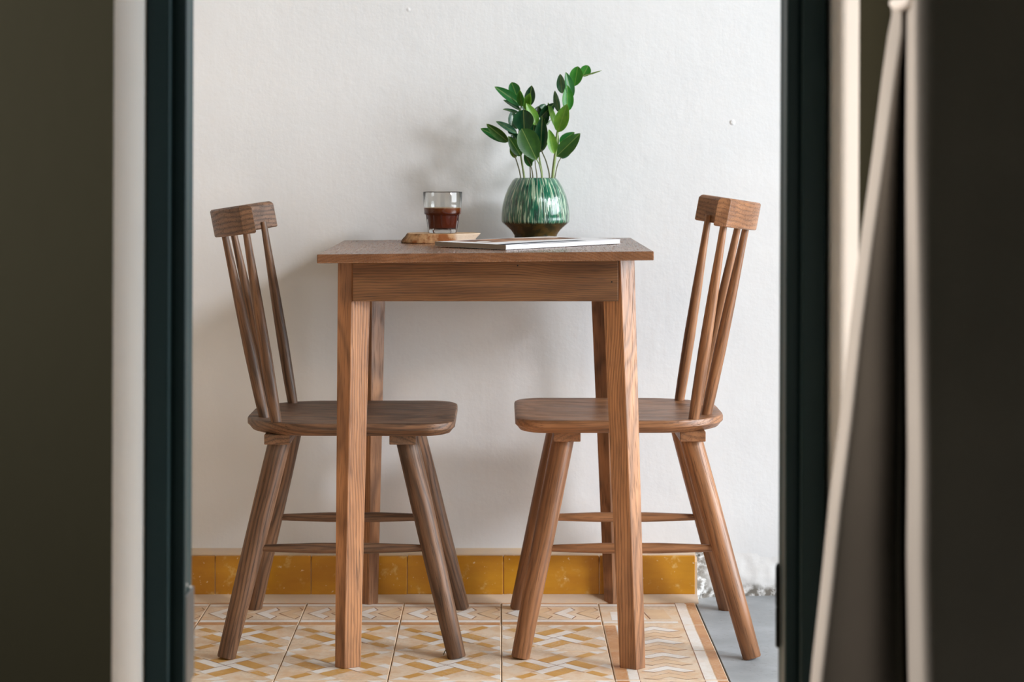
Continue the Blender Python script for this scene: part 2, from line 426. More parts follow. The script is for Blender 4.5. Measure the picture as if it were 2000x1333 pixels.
# door frame
def jamb(name, pts):
    ring = [(PX(px, d), d) for px, d in pts]
    m = loft(name, [[(x, y, z) for x, y in ring] for z in (-.01, OH - .04)], True, False)
    return lean(bevel_mesh(m, .0018, 2, 20))
door = bpy.data.objects.new('door_1', None); C.objects.link(door); door['kind'] = 'structure'
door['label'] = 'dark green painted door frame without a door leaf'; door['category'] = 'door'
LJ = [(283, 2.30), (329, 2.30), (333, 2.318), (361, 2.318), (364, 2.322), (367, 2.40), (376, 2.425)]
LJ += [((-.43) * FPX / 2.425 + VX, 2.425)]
obj('jamb', jamb('jamb', LJ), M_frame, door)
RJ = [(1612, 2.30), (1566, 2.30), (1562, 2.318), (1536, 2.318), (1533, 2.322), (1530, 2.40), (1521, 2.425)]
RJ += [((.398) * FPX / 2.425 + VX, 2.425)]
obj('jamb', jamb('jamb', RJ), M_frame, door)
obj('head', lean(boxes('head', [(OX0 + .002, OX1 - .002, 2.30, 2.425, OH - .045, OH + .005)], .003)), M_frame, door)
d_ = 2.395
hx = PX(362.5, 2.33)
obj('hinge_leaf', boxes('hinge_leaf', [(hx - .001, hx + .0012, 2.326, 2.386, PZ(1316, d_), PZ(1142, d_))], .0004), M_steel, door, 'worn steel hinge leaf on the left jamb').location.x = .0005
bm = bmesh.new()
for px, py, rr in ((364, 1143, .0022), (372.5, 1152, .0030), (373.5, 1160, .0022), (375, 1174, .0028), (372.5, 1203, .0032), (371.5, 1197, .0022)):
    dd = 2.36 if px < 366 else 2.41
    bmesh.ops.create_icosphere(bm, subdivisions=2, radius=rr, matrix=Matrix.Translation((PX(px, dd), dd, PZ(py, dd))) @ Matrix.Diagonal((.7, 1, 1.5, 1)))
m = bpy.data.meshes.new('plaster_splash'); bm.to_mesh(m); bm.free()
for v_ in m.vertices: v_.co += Vector((noise.noise(v_.co * 400), noise.noise(v_.co * 380 + Vector((9, 0, 0))), noise.noise(v_.co * 390 + Vector((0, 9, 0))))) * .0007
obj('plaster_splash', m, M_chip, door, 'white plaster splashes on the hinge')
d_ = 2.41
hg = lathe('hinge_barrel', [(.0012, 0), (.0028, .002), (.0030, .004), (.0030, .050), (.0024, .0505), (.0024, .052), (.0030, .0525), (.0030, .100), (.0020, .104), (.0008, .106)], 16)
o = obj('hinge_barrel', hg, M_black, door, 'dark hinge barrel on the right jamb'); o.location = (PX(1519, d_), d_, PZ(1266, d_))

# ------------------------------------------------------------------ table
TX, TY = -.0247, 3.73
table = thing('dining_table', 'square brown wooden table with splayed tapered legs against the white wall', 'table', (TX, TY, 0))
tilt = lambda x: .7497 + x * .0092                 # top sits a few millimetres high on the right
hw = .3003
ring = []
m = boxes('table_top', [(-hw, hw, -.30, .30, -.0162, 0)], .0016, 2)
for v_ in m.vertices: v_.co.z += tilt(v_.co.x)
obj('table_top', m, wood('table_board', 'Y'), table)
zt = .734
def leg(sx, sy):
    # corner-on legs: outer vertex, inner face, outer face
    if sx < 0: vt, vb = (-.2410, -.258), (-.2540, -.2725)
    else: vt, vb = (.2430, -.258), (.2705, -.2790)
    it, ot = (.0335, .020), (-.0280, .026)
    ib, ob = (.0292, .0165), (-.0180, .0150)
    def sec(V, I, O, z):
        k = -1 if sx > 0 else 1
        pts = [(V[0], V[1]), (V[0] + k * I[0], V[1] + I[1]), (V[0] + k * (I[0] + O[0]), V[1] + I[1] + O[1]), (V[0] + k * O[0], V[1] + O[1])]
        return [(x, y if sy < 0 else -y - (.014 if z < .1 else 0), z) for x, y in pts]
    m = loft('leg', [sec(vb, ib, ob, 0), sec(vt, it, ot, tilt(vt[0]) - .0164)], True, False)
    o = obj('leg', bevel_mesh(m, .0014, 2), wood('table', 'Z'), table)
for sx in (-1, 1):
    for sy in (-1, 1): leg(sx, sy)
def apron(x0, x1, y0, y1, ax, z0=.6605):
    m = boxes('apron', [(x0, x1, y0, y1, z0, .7325)], .0012, 2)
    for v_ in m.vertices:
        if v_.co.z > .70: v_.co.z = v_.co.z - .7325 + tilt(v_.co.x) - .0166
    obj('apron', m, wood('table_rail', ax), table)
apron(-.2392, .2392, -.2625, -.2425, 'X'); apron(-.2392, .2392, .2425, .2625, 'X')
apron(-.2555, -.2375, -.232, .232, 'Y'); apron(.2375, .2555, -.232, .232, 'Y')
for px, py in ((1195, 551), (1011, 519)):
    o = obj('nail_hole', lathe('nail_hole', [(.0002, 0), (.0015, 0), (.0013, .0006), (.0002, .0006)], 10), M_black, table)
    o.location = (PX(px, 3.467) - TX, -.2624, PZ(py, 3.467)); o.rotation_euler = (R(90), 0, 0)

# ------------------------------------------------------------------ chairs
def rounded(x0, x1, hy, rr, rf, n=14):
    """seat plan: rear radius rr, front radius rf"""
    pts = []
    for cx, cy, r_, a0 in ((x1 - rf, hy - rf, rf, 0), (x0 + rr, hy - rr, rr, 90), (x0 + rr, -hy + rr, rr, 180), (x1 - rf, -hy + rf, rf, 270)):
        for k in range(n + 1):
            a = R(a0 + 90 * k / n); pts.append((cx + r_ * math.cos(a), cy + r_ * math.sin(a)))
    return pts
def inset(pts, d):
    out = []; n = len(pts)
    for i in range(n):
        p, q = Vector(pts[i - 1]), Vector(pts[(i + 1) % n]); tg = (q - p).normalized()
        out.append((pts[i][0] - tg.y * d, pts[i][1] + tg.x * d))
    return out
def make_chair(label, kind, loc, rz, sz, bot, group=None, dz_crest=0):
    """bot = floor x of front and rear legs (forward is +X)"""
    ch = thing('spindle_back_chair', label, 'chair', loc, rz)
    plan = rounded(-.1985, .1985, .176, .125, .058)
    plan = [(x, y * (1 - .04 * max(0, -x) / .2)) for x, y in plan]
    rings = []
    for d, z in ((.016, -.0245), (.009, -.0225), (.0035, -.0155), (.0, -.0125), (0, -.004), (.0012, -.0012), (.004, 0)):
        rings.append([(x, y, sz + z) for x, y in inset(plan, d)])
    # shallow dished top
    for s_, dz in ((.93, -.0008), (.8, -.0026), (.6, -.0042), (.35, -.0050), (.1, -.0053)):
        rings.append([(x * s_, y * s_, sz + dz) for x, y in inset(plan, .004)])
    m = loft('seat', rings); 
    obj('seat', m, wood(kind, 'X'), ch)
    for x0, x1 in ((-.156, -.108), (.077, .127)):
        obj('batten', boxes('batten', [(x0, x1, -.148, .148, sz - .0425, sz - .0235)], .0015), wood(kind, 'Y'), ch)
    zt = sz - .040
    tops = {1: .106, -1: -.128}
    for sx in (1, -1):
        for sy in (-1, 1):
            rod('leg', (bot[sx], sy * .196, 0.0), (tops[sx], sy * .112, zt + .012),
                [(0, .0155), (.006, .0170), (.3, .0188), (.7, .0208), (1, .0212)], wood(kind, 'Z'), ch, 24)
    # cut the feet level with the floor
    for c_ in ch.children:
        if c_.name.startswith('leg'):
            im = c_.matrix_local.inverted()
            for v_ in c_.data.vertices[:24]:
                p = c_.matrix_local @ v_.co; dr = (c_.matrix_local.to_3x3() @ Vector((0, 0, 1)))
                p = p - dr * (p.z / dr.z); v_.co = im @ p
    zs = .194; fr = zs / (zt + .012)
    for sy in (-1, 1):
        xr = bot[-1] + (tops[-1] - bot[-1]) * fr; xf = bot[1] + (tops[1] - bot[1]) * fr; yy = sy * (.196 - .084 * fr)
        rod('stretcher', (xr - .002, yy, zs), (xf + .002, yy, zs), [(0, .0055), (.12, .0072), (.35, .0098), (.65, .0098), (.88, .0072), (1, .0055)], wood(kind, 'Z'), ch, 18)
    zc = .7790 + dz_crest
    for bx, by, tx, ty in ((-.134, -.142, -.190, -.138), (-.166, -.068, -.241, -.060), (-.166, .068, -.241, .060), (-.134, .142, -.190, .138)):
        zq = zc + .15 * (tx + .179); d = Vector((tx - bx, ty - by, zq - sz)); e = d.normalized() * .014
        rod('spindle', Vector((bx, by, sz)) - e * .5, Vector((tx, ty, zq)) + e,
            [(0, .0098), (.12, .0108), (.35, .0114), (.6, .0100), (.85, .0075), (1, .0064)], wood(kind, 'Z'), ch, 18)
    # curved crest rail, leaning with the spindles
    rings = []; N = 24; ln = .19
    for i in range(N + 1):
        y = -.171 + .342 * i / N
        s_ = abs(y) / .171
        xm = -.2585 + .0795 * (s_ ** 1.75)
        dx = .0795 * 1.75 * (s_ ** .75) / .171 * (1 if y > 0 else -1)
        nx_, ny_ = 1 / math.hypot(1, dx), -dx / math.hypot(1, dx)
        h, th, c = .0525, .0098, .006
        sec = []
        for a, b in ((-th, .0015), (-th + .002, 0), (th - .002, 0), (th, .0015), (th, h - c), (th - .003, h - .0015), (th - c, h), (-th + .003, h), (-th, h - .003)):
            sec.append((xm + a * min(1.25, math.hypot(1, dx)) - ln * b, y, zc + b + .15 * (xm + .179) + .15 * a))
        rings.append(sec)
    m = loft('crest_rail', rings, True, False)
    obj('crest_rail', bevel_mesh(m, .0014, 2, 50), wood(kind, 'Y'), ch)
    return ch
make_chair('weathered grey-brown spindle-back wooden chair, the darker one left of the table', 'grey_chair', (-.2815, 3.73, 0), 0, .4275, {1: .204, -1: -.220})
make_chair('reddish-brown spindle-back wooden chair with a pale polished seat, right of the table', 'red_chair', (.2285, 3.73, 0), math.pi, .4330, {1: .190, -1: -.236}, None, .0135)

# ------------------------------------------------------------------ magazine
def TOPZ(x): return tilt(x - TX)
F = Vector((.012, 3.527)); l_ = Vector((-.68, .733)); r_ = Vector((.733, .68))
LL, RR, TH = .198, .305, .0088
zb = TOPZ(.05) + .0006
mag = thing('magazine', 'thick white-covered magazine lying on the table top in front of the plant', 'magazine', (F.x, F.y, zb), math.atan2(r_.y, r_.x))
mag.rotation_euler[1] = -.0092 * .8
# local x along the page edge, local y along the spine
t = NT('page_edges'); x, y, z = t.xyz(t.co())
t.set(t.mix(t.noise(t.cmb(t.math('MULTIPLY', x, 4), t.math('MULTIPLY', y, 4), t.math('MULTIPLY', z, 2500)), 1.0, 2), S(238, 236, 238), S(214, 212, 214)), .8, .2)
obj('pages', boxes('pages', [(.0012, RR - .001, .0008, LL - .001, .0006, TH - .0012)], .0002, 1), t.m, mag)
M_spine = plain('spine_card', S(168, 156, 144), .6, .3)
obj('spine', boxes('spine', [(0, .0014, 0, LL, 0, TH)], .0003, 1), M_spine, mag, 'grey-beige card spine')
M_cov = plain('cover_white', S(236, 234, 236), .35, .5)
obj('back_cover', boxes('back_cover', [(0, RR, 0, LL, 0, .0006)]), M_cov, mag)
t = NT('cover_print'); x, y, z = t.xyz(t.co())
def band(v, a, b): return t.math('MULTIPLY', t.math('GREATER_THAN', v, a), t.math('LESS_THAN', v, b))
navy = t.math('MULTIPLY', band(x, .006, .215), band(y, .003, .030))
pic = t.math('MULTIPLY', band(x, .035, .285), band(y, .085, .19))
pc = t.mix(t.ramp(t.noise(t.co(), 22, 3), .4, .6), S(186, 140, 110), S(112, 78, 62))
pc = t.mix(t.ramp(t.noise(t.co(), 9, 2), .55, .6), pc, S(236, 226, 220))
c = t.mix(pic, S(236, 234, 236), pc); c = t.mix(navy, c, S(22, 34, 52))
t.set(c, .65, .2)
v, f = [], []; nx = 18
for k in range(2):
    for j in range(2):
        for i in range(nx + 1):
            a = i / nx
            lift = .0016 * math.sin(math.pi * min(1, a * 1.25)) * (1 - .55 * j)
            v.append((a * RR, j * LL, TH - .0010 + lift * .6 + (.0006 if k else 0)))
n_ = nx + 1
for i in range(nx):
    f += [(i, i + n_, i + 1 + n_, i + 1), (2 * n_ + i, 2 * n_ + i + 1, 3 * n_ + i + 1, 3 * n_ + i),
          (i, i + 1, 2 * n_ + i + 1, 2 * n_ + i), (n_ + i, 3 * n_ + i, 3 * n_ + i + 1, n_ + i + 1)]
f += [(0, 2 * n_, 3 * n_, n_), (nx, nx + n_, nx + 3 * n_, nx + 2 * n_)]
obj('front_cover', fix(pyd('front_cover', v, f)), t.m, mag, 'white cover printed with a navy strip and a brown picture')

# ------------------------------------------------------------------ wooden slab under the glass
bx, by = -.1215, 3.885
zb2 = TOPZ(bx) + .0004
slab = thing('serving_board', 'small live-edge wood slab carrying the glass of coffee', 'board', (bx, by, zb2))
t = NT('bark_edge'); p = t.co(); x, y, z = t.xyz(p)
c = t.mix(t.ramp(t.noise(p, 55, 4, .6), .38, .62), S(222, 178, 132), S(160, 96, 52))
c = t.mix(t.ramp(t.math('ADD', t.math('MULTIPLY', x, -9), t.noise(p, 40, 4, .6)), .85, 1.15), c, S(96, 72, 42))
c = t.mix(t.ramp(t.math('ADD', t.math('MULTIPLY', x, 14), t.math('MULTIPLY', t.noise(p, 40, 2), .3)), .55, .72), c, S(240, 216, 190))
t.set(c, .75, .3); t.bump(t.noise(p, 90, 4), .5, .003); M_bark = t.m
rings = []; ns = 64
for zz, dx, sc in ((0, -.007, .985), (.001, -.0066, 1), (.006, -.0035, 1.005), (.012, .002, 1.0), (.0175, .0065, 1.01), (.0185, .007, 1.0)):
    ring = []
    for k in range(ns):
        a = 2 * math.pi * k / ns
        rr = 1 + .035 * math.sin(3 * a + .7) + .02 * math.sin(5 * a + 2) + .008 * noise.noise(Vector((math.cos(a) * 5, math.sin(a) * 5, zz * 120)))
        ring.append((dx + .0735 * sc * rr * math.copysign(abs(math.cos(a)) ** .85, math.cos(a)), .051 * sc * rr * math.sin(a), zz))
    rings.append(ring)
m = loft('slab', rings, True, True)
m.materials.append(M_bark); m.materials.append(wood('slab', 'X'))
for pl in m.polygons: pl.material_index = 1 if abs(pl.normal.z) > .9 else 0
obj('slab', m, None, slab)

# ------------------------------------------------------------------ glass of coffee
gx, gy, gz = PX(864.5, 3.885), 3.885, zb2 + .0189
glass = thing('coffee_tumbler', 'clear faceted glass tumbler half full of brown coffee', 'glass', (gx, gy, gz))
t = NT('clear_glass'); t.b.inputs['Transmission Weight'].default_value = 1; t.b.inputs['IOR'].default_value = 1.48
t.set((.97, .985, .98, 1), .01); M_glass = t.m
NF = 10; HG = .0830
def facet(r_, z, th):
    if z < .0375:
        k = (th % (2 * math.pi / NF)) - math.pi / NF
        return r_ * (math.cos(math.pi / NF) / math.cos(k)) if True else r_
    return r_
def flute(r_, z, th):                        # vertical pillars pressed into the lower body
    if z < .0375: return r_ * (1 - .065 + .065 * abs(math.cos(th * NF / 2)) ** .5)
    return r_
outer = [(.026, 0), (.0285, .0006), (.0298, .003), (.0305, .010), (.0322, .022), (.0338, .0345), (.0342, .0366), (.0366, .0378), (.0372, .0395), (.0380, .055), (.0398, HG - .001), (.0392, HG)]
inner = [(.0382, HG - .001), (.0364, .055), (.0352, .0405), (.0278, .0350), (.0246, .022), (.0212, .0110), (.0150, .0085), (.0005, .0080)]
rings = []
SEG = 120
for r0, z in outer: rings.append([(flute(r0, z, a) * math.cos(a), flute(r0, z, a) * math.sin(a), z) for a in (2 * math.pi * k / SEG for k in range(SEG))])
for r0, z in inner: rings.append([(r0 * math.cos(a), r0 * math.sin(a), z) for a in (2 * math.pi * k / SEG for k in range(SEG))])
obj('tumbler', loft('tumbler', rings), M_glass, glass)
t = NT('coffee'); x, y, z = t.xyz(t.co())
c = t.mix(t.ramp(z, .036, .052), S(112, 44, 26), S(150, 78, 34))
t.b.inputs['Transmission Weight'].default_value = .25; t.b.inputs['IOR'].default_value = 1.33
t.set(c, .08, .5)
cof = [(.0005, .0077), (.0152, .0082), (.0216, .0109), (.0250, .0220), (.0282, .0349), (.0356, .0404), (.0366, .0500), (.0360, .0503), (.0005, .0502)]
obj('coffee', lathe('coffee', cof, 64), t.m, glass, 'brown coffee')
t = NT('crema'); t.set(t.mix(t.ramp(t.noise(t.co(), 300, 3), .4, .6), S(196, 160, 118), S(168, 124, 82)), .5)
obj('crema', lathe('crema', [(.0005, .0504), (.0364, .0504), (.0364, .0512), (.0005, .0511)], 48), t.m, glass, 'pale coffee foam')

# ------------------------------------------------------------------ potted plant
px_, py_ = PX(1046, 3.945), 3.945
pz = TOPZ(px_) + .0004
plant = thing('potted_plant', 'leafy green plant in a streaked green glazed pot behind the magazine', 'plant', (px_, py_, pz))
t = NT('streaked_green_glaze'); p = t.co(); x, y, z = t.xyz(p)
ang = t.math('ARCTAN2', y, x)
sv = t.cmb(t.math('MULTIPLY', t.math('COSINE', ang), 1.0), t.math('MULTIPLY', t.math('SINE', ang), 1.0), t.math('MULTIPLY', z, 7.0))
st = t.noise(t.cmb(t.math('MULTIPLY', t.math('COSINE', ang), 23), t.math('MULTIPLY', t.math('SINE', ang), 23), t.math('MULTIPLY', z, 28)), 1.0, 2, .5, .6)
st2 = t.noise(t.cmb(t.math('MULTIPLY', t.math('COSINE', ang), 15), t.math('MULTIPLY', t.math('SINE', ang), 15), t.math('MULTIPLY_ADD', z, 30, 4)), 1.0, 2, .5, .3)
c = t.mix(t.ramp(st2, .35, .65), S(10, 60, 48), S(30, 112, 82))
c = t.mix(t.ramp(st, .50, .64), c, S(176, 198, 168))
low = t.ramp(t.math('ADD', z, t.math('MULTIPLY', t.noise(p, 60, 2), .004)), .041, .036)
c = t.mix(low, c, t.mix(t.ramp(t.noise(p, 40, 4), .4, .65), S(38, 46, 26), S(88, 70, 34)))
t.set(c, .12, .6); t.b.inputs['Coat Weight'].default_value = .6; t.b.inputs['Coat Roughness'].default_value = .05
t.bump(t.math('MULTIPLY', st, t.math('SUBTRACT', 1.0, low)), .5, .004); M_pot = t.m
prof = [(.036, 0), (.0415, 0), (.0425, .0015), (.0450, .006), (.0500, .0125), (.0580, .0195), (.0650, .0255), (.0672, .0285), (.0678, .033), (.0676, .045), (.0655, .062), (.0610, .080), (.0545, .096), (.0462, .110), (.0418, .1146), (.0402, .1155), (.0388, .1145), (.0400, .108), (.0480, .095), (.0480, .085)]
prof = [(.036, 0), (.0415, 0), (.0432, .0015)] + [(r0 * 1.03, z0 * 1.03 + .0085) for r0, z0 in prof[2:]]
obj('pot', lathe('pot', prof, 72), M_pot, plant, 'green glazed pot with pale vertical streaks')
t = NT('soil'); p = t.co(); t.set(t.mix(t.noise(p, 120, 4), S(50, 38, 28), S(88, 70, 52)), .95, .1); t.bump(t.noise(p, 160, 4), 1, .004)
obj('soil', lathe('soil', [(.0005, .104), (.0480, .104), (.0460, .107), (.0300, .1095), (.0005, .111)], 40), t.m, plant)

def leafmat(name, col, col2, trans=.35, rough=.32):
    t = NT(name); p = t.co(); x, y, z = t.xyz(p)
    rib = t.ramp(t.math('ABSOLUTE', x), .0011, .0003)
    side = t.math('SINE', t.math('MULTIPLY', t.math('SUBTRACT', y, t.math('MULTIPLY', t.math('ABSOLUTE', x), .7)), 1500))
    c = t.mix(t.ramp(t.noise(p, 70, 3), .35, .65), col, col2)
    c = t.mix(t.math('MULTIPLY', rib, .38), c, S(176, 190, 104))
    t.set(c, rough, .5); t.bump(side, .06, .0006)
    tr = t.n('ShaderNodeBsdfTranslucent'); t.val(tr.inputs[0], t.mix(.5, c, S(150, 200, 40)))
    mx = t.n('ShaderNodeMixShader'); mx.inputs[0].default_value = trans
    t.lk(t.b.outputs[0], mx.inputs[1]); t.lk(tr.outputs[0], mx.inputs[2])
    t.lk(mx.outputs[0], t.t.nodes['Material Output'].inputs[0]); return t.m
LM = {'d': leafmat('leaf_dark', S(14, 62, 38), S(22, 80, 46), .15, .28), 'm': leafmat('leaf_mid', S(40, 112, 50), S(34, 98, 50), .3),
      'b': leafmat('leaf_bright', S(62, 140, 46), S(46, 124, 46), .35), 'l': leafmat('leaf_lime', S(124, 170, 62), S(98, 152, 58), .4),
      'o': leafmat('leaf_olive', S(58, 100, 40), S(46, 86, 38), .3), 'g': leafmat('leaf_grey', S(92, 134, 108), S(60, 108, 84), .25, .22)}
t = NT('stem_green'); p = t.co(); t.set(t.mix(t.noise(p, 40, 3), S(88, 112, 56), S(150, 164, 104)), .5); M_stem = t.m
t = NT('stem_brown'); p = t.co(); t.set(t.mix(t.noise(p, 60, 3), S(84, 74, 54), S(120, 124, 84)), .55); M_stem2 = t.m
def LP(X, Y, dy):                               # leaf chart -> plant-local metres at a given depth offset
    d = py_ + dy; return Vector((PX(920 + X * .1875, d) - px_, dy, PZ(110 + Y * .1875, d) - pz))
stems = {}
def stem(key, pts, r0, r1, mat):
    P = [LP(*q) for q in pts]
    P[0].z = min(P[0].z, .109); P[0].x *= .96
    n_ = len(P); stems[key] = obj('stem', curve_tube('stem', P, [r0 + (r1 - r0) * i / (n_ - 1) for i in range(n_)]), mat, plant)
stem('tall', [(848, 1330, .0), (858, 1180, .0), (880, 1000, -.002), (900, 800, -.002), (950, 620, 0), (1010, 480, .002), (1050, 350, .002), (1095, 270, 0), (1160, 210, 0), (1255, 182, 0)], .0034, .0010, M_stem)
stem('low', [(868, 1330, .014), (880, 1230, .015), (905, 1120, .016), (935, 1060, .016), (990, 960, .014)], .0013, .0008, M_stem2)
stem('s1', [(522, 1330, -.006), (510, 1220, -.008), (480, 1110, -.012), (440, 1000, -.014), (385, 885, -.016), (300, 820, -.02)], .0016, .0008, M_stem2)
stem('s2', [(560, 1330, .004), (548, 1220, .004), (525, 1080, .003), (500, 900, .004), (505, 700, .006), (520, 540, .006), (545, 420, .004)], .0024, .0009, M_stem)
stem('s3', [(615, 1330, .016), (618, 1220, .016), (605, 1090, .018), (540, 900, .02), (440, 760, .022)], .0015, .0008, M_stem2)
stem('s4', [(650, 1330, -.012), (640, 1220, -.016), (625, 1150, -.018), (590, 1060, -.020)], .0015, .0008, M_stem2)
stem('s5', [(690, 1330, -.020), (685, 1240, -.022), (672, 1150, -.025), (660, 1060, -.027), (600, 900, -.030)], .0014, .0008, M_stem2)
stem('s6', [(738, 1330, -.010), (735, 1240, -.012), (712, 1130, -.016), (682, 1070, -.030), (640, 960, -.034)], .0020, .0008, M_stem)
stem('s7', [(748, 1330, .006), (735, 1200, .006), (712, 1060, .004), (700, 900, .006), (680, 700, .008), (640, 560, .008), (610, 480, .008)], .0022, .0008, M_stem)
stem('s8', [(822, 1330, .010), (815, 1230, .012), (780, 1090, .014), (730, 960, .010), (730, 800, .014), (740, 640, .018)], .0017, .0008, M_stem2)
def leaf(key, base, tip, wid, mat, dy, roll=0, cup=.25, bow=.12, dtip=0.0, blunt=.0):
    """leaf blade from base to tip; dy = depth at base, dtip = extra depth at tip, roll turns it about its length"""
    b, e = LP(base[0], base[1], dy), LP(tip[0], tip[1], dy + dtip)
    d = e - b; L = d.length; W = wid * .1875 * py_ / FPX
    Y = d.normalized(); Nrm = Vector((0, -1, 0)); Nrm = (Nrm - Y * Nrm.dot(Y)).normalized(); X = Y.cross(Nrm)
    rot = Matrix.Rotation(roll, 3, Y); X, Nrm = rot @ X, rot @ Nrm
    W = 1.08 * W / max(.4, math.cos(roll))
    nu, nv = 14, 6; v, f = [], []
    for i in range(nu + 1):
        t_ = i / nu
        pw = .72 - blunt * .2
        prof_ = (math.sin(math.pi * min(1, t_ ** (.82 + blunt * .5))) ** pw) if 0 < t_ < 1 else 0
        for j in range(nv + 1):
            s_ = (j / nv) * 2 - 1
            v.append((s_ * W / 2 * prof_, t_ * L, cup * W * .5 * prof_ * (s_ * s_ - .35) + -bow * L * (t_ * t_ - t_) * 1.0 + .00035))
    n0 = len(v)
    for i in range(nu):
        for j in range(nv): k = i * (nv + 1) + j; f.append((k, k + 1, k + nv + 2, k + nv + 1))
    v2 = [(x, y, z - .0007) for x, y, z in v]
    f2 = [tuple(n0 + q for q in reversed(ff)) for ff in f]
    edge = [i * (nv + 1) for i in range(nu + 1)] + [nu * (nv + 1) + nv - 0] + [i * (nv + 1) + nv for i in range(nu, -1, -1)]
    m = pyd('leaf', v + v2, f + f2, True)
    o = obj('leaf', m, LM[mat], stems[key])
    o.matrix_local = Matrix.Translation(b) @ Matrix((X, Y, Nrm)).transposed().to_4x4()
leaf('tall', (1160, 213), (1222, 96), 105, 'b', .002, .1, .15, .05, 0, .6)
leaf('tall', (1170, 206), (1366, 147), 15, 'o', .001, .2, .1, .05)
leaf('tall', (1078, 312), (1112, 104), 128, 'b', -.004, -.15, .2, .1, .006, .4)
leaf('tall', (1050, 432), (985, 163), 88, 'm', -.008, .45, .3, .1, -.01)
leaf('tall', (950, 388), (928, 183), 84, 'g', .008, -.35, .25, .1, .01)
leaf('tall', (1005, 575), (1000, 298), 112, 'b', -.012, .35, .3, .1, -.006)
leaf('tall', (1030, 440), (1050, 300), 60, 'm', .004, .6, .3, .1, .004)
leaf('tall', (918, 584), (872, 358), 60, 'g', .006, -.6, .25, .08, .01)
leaf('tall', (905, 792), (1000, 498), 138, 'l', -.010, -.2, .25, .1, -.01)
leaf('tall', (882, 745), (800, 482), 56, 'l', .004, .75, .2, .1, .01)
leaf('tall', (866, 1018), (810, 760), 96, 'l', -.010, .2, .3, .1, -.008)
leaf('tall', (884, 1012), (905, 800), 52, 'l', .004, -.8, .3, .1, .012)
leaf('low', (888, 1045), (1138, 802), 145, 'o', .006, .15, .3, .12, -.01)
leaf('low', (922, 905), (1078, 792), 84, 'm', .022, -.5, .2, .1, .01)
leaf('low', (930, 1062), (1066, 932), 70, 'd', .020, .5, .2, .1, .0)
leaf('s6', (684, 1082), (528, 754), 215, 'o', -.034, .12, .2, .16, -.012, .9)
leaf('s5', (556, 800), (545, 553), 196, 'd', -.026, -.2, .2, .12, -.004, .7)
leaf('s8', (725, 984), (742, 628), 132, 'd', -.014, -.25, .25, .1, -.004)
leaf('s8', (735, 975), (775, 820), 80, 'm', .004, -.6, .25, .1, .004)
leaf('s7', (690, 722), (572, 488), 100, 'l', -.012, .4, .3, .14, -.012)
leaf('s7', (568, 562), (614, 384), 80, 'l', -.006, -.45, .3, .1, -.006)
leaf('s7', (600, 525), (632, 304), 104, 'd', .010, -.2, .25, .1, .008)
leaf('s2', (480, 425), (422, 270), 112, 'm', .010, .1, .25, .1, .012, .3)
leaf('s2', (535, 515), (243, 316), 96, 'm', -.006, .35, .35, .1, -.006)
leaf('s2', (530, 525), (508, 352), 74, 'b', -.012, -.5, .3, .1, -.01)
leaf('s2', (560, 560), (545, 440), 70, 'd', .006, .3, .3, .1, .002)
leaf('s2', (512, 562), (336, 455), 48, 'd', .004, .9, .3, .12, .004)
leaf('s2', (506, 592), (330, 552), 30, 'd', .0, 1.0, .2, .1, -.012)
leaf('s3', (420, 745), (436, 554), 82, 'g', .018, .4, .2, .08, .01)
leaf('s3', (470, 760), (490, 590), 80, 'g', .014, -.5, .2, .08, .01)
leaf('s8', (690, 595), (776, 498), 80, 'g', .022, .4, .25, .1, .01)
leaf('s8', (715, 645), (872, 486), 100, 'd', .012, .3, .25, .12, .004)
leaf('s8', (742, 730), (802, 560), 84, 'd', .018, -.3, .2, .1, .008)
leaf('s8', (780, 720), (833, 660), 18, 'd', .016, .6, .2, .1, .008)
leaf('s7', (690, 640), (700, 520), 90, 'd', .014, .2, .2, .1, .006)
leaf('s1', (392, 892), (98, 752), 98, 'm', -.012, .25, .3, .12, .006)
leaf('s1', (388, 892), (160, 704), 96, 'o', -.020, -.25, .3, .1, -.006)
leaf('s3', (478, 802), (258, 678), 64, 'g', .002, .5, .3, .1, .0)
leaf('s1', (522, 1042), (385, 832), 108, 'o', -.012, .2, .25, .12, -.006)
leaf('s1', (466, 1062), (414, 922), 64, 'l', -.006, -.3, .25, .1, .0)
leaf('s4', (628, 1152), (556, 1012), 70, 'm', -.018, -.2, .25, .1, -.002)
leaf('s4', (620, 1120), (600, 960), 90, 'o', -.010, .3, .25, .1, .0)
leaf('s3', (440, 800), (380, 760), 60, 'd', .010, .2, .25, .1, .0)

leaf('s2', (560, 700), (500, 560), 90, 'd', .020, .3, .25, .1, .006)
leaf('s7', (650, 780), (665, 640), 100, 'd', .006, -.3, .25, .1, .0)
leaf('s7', (640, 900), (600, 740), 110, 'm', .010, .4, .25, .1, .004)
leaf('s8', (700, 1000), (800, 880), 60, 'd', .024, -.3, .25, .1, .0)
leaf('s2', (500, 900), (420, 800), 90, 'd', .014, .3, .25, .1, .0)

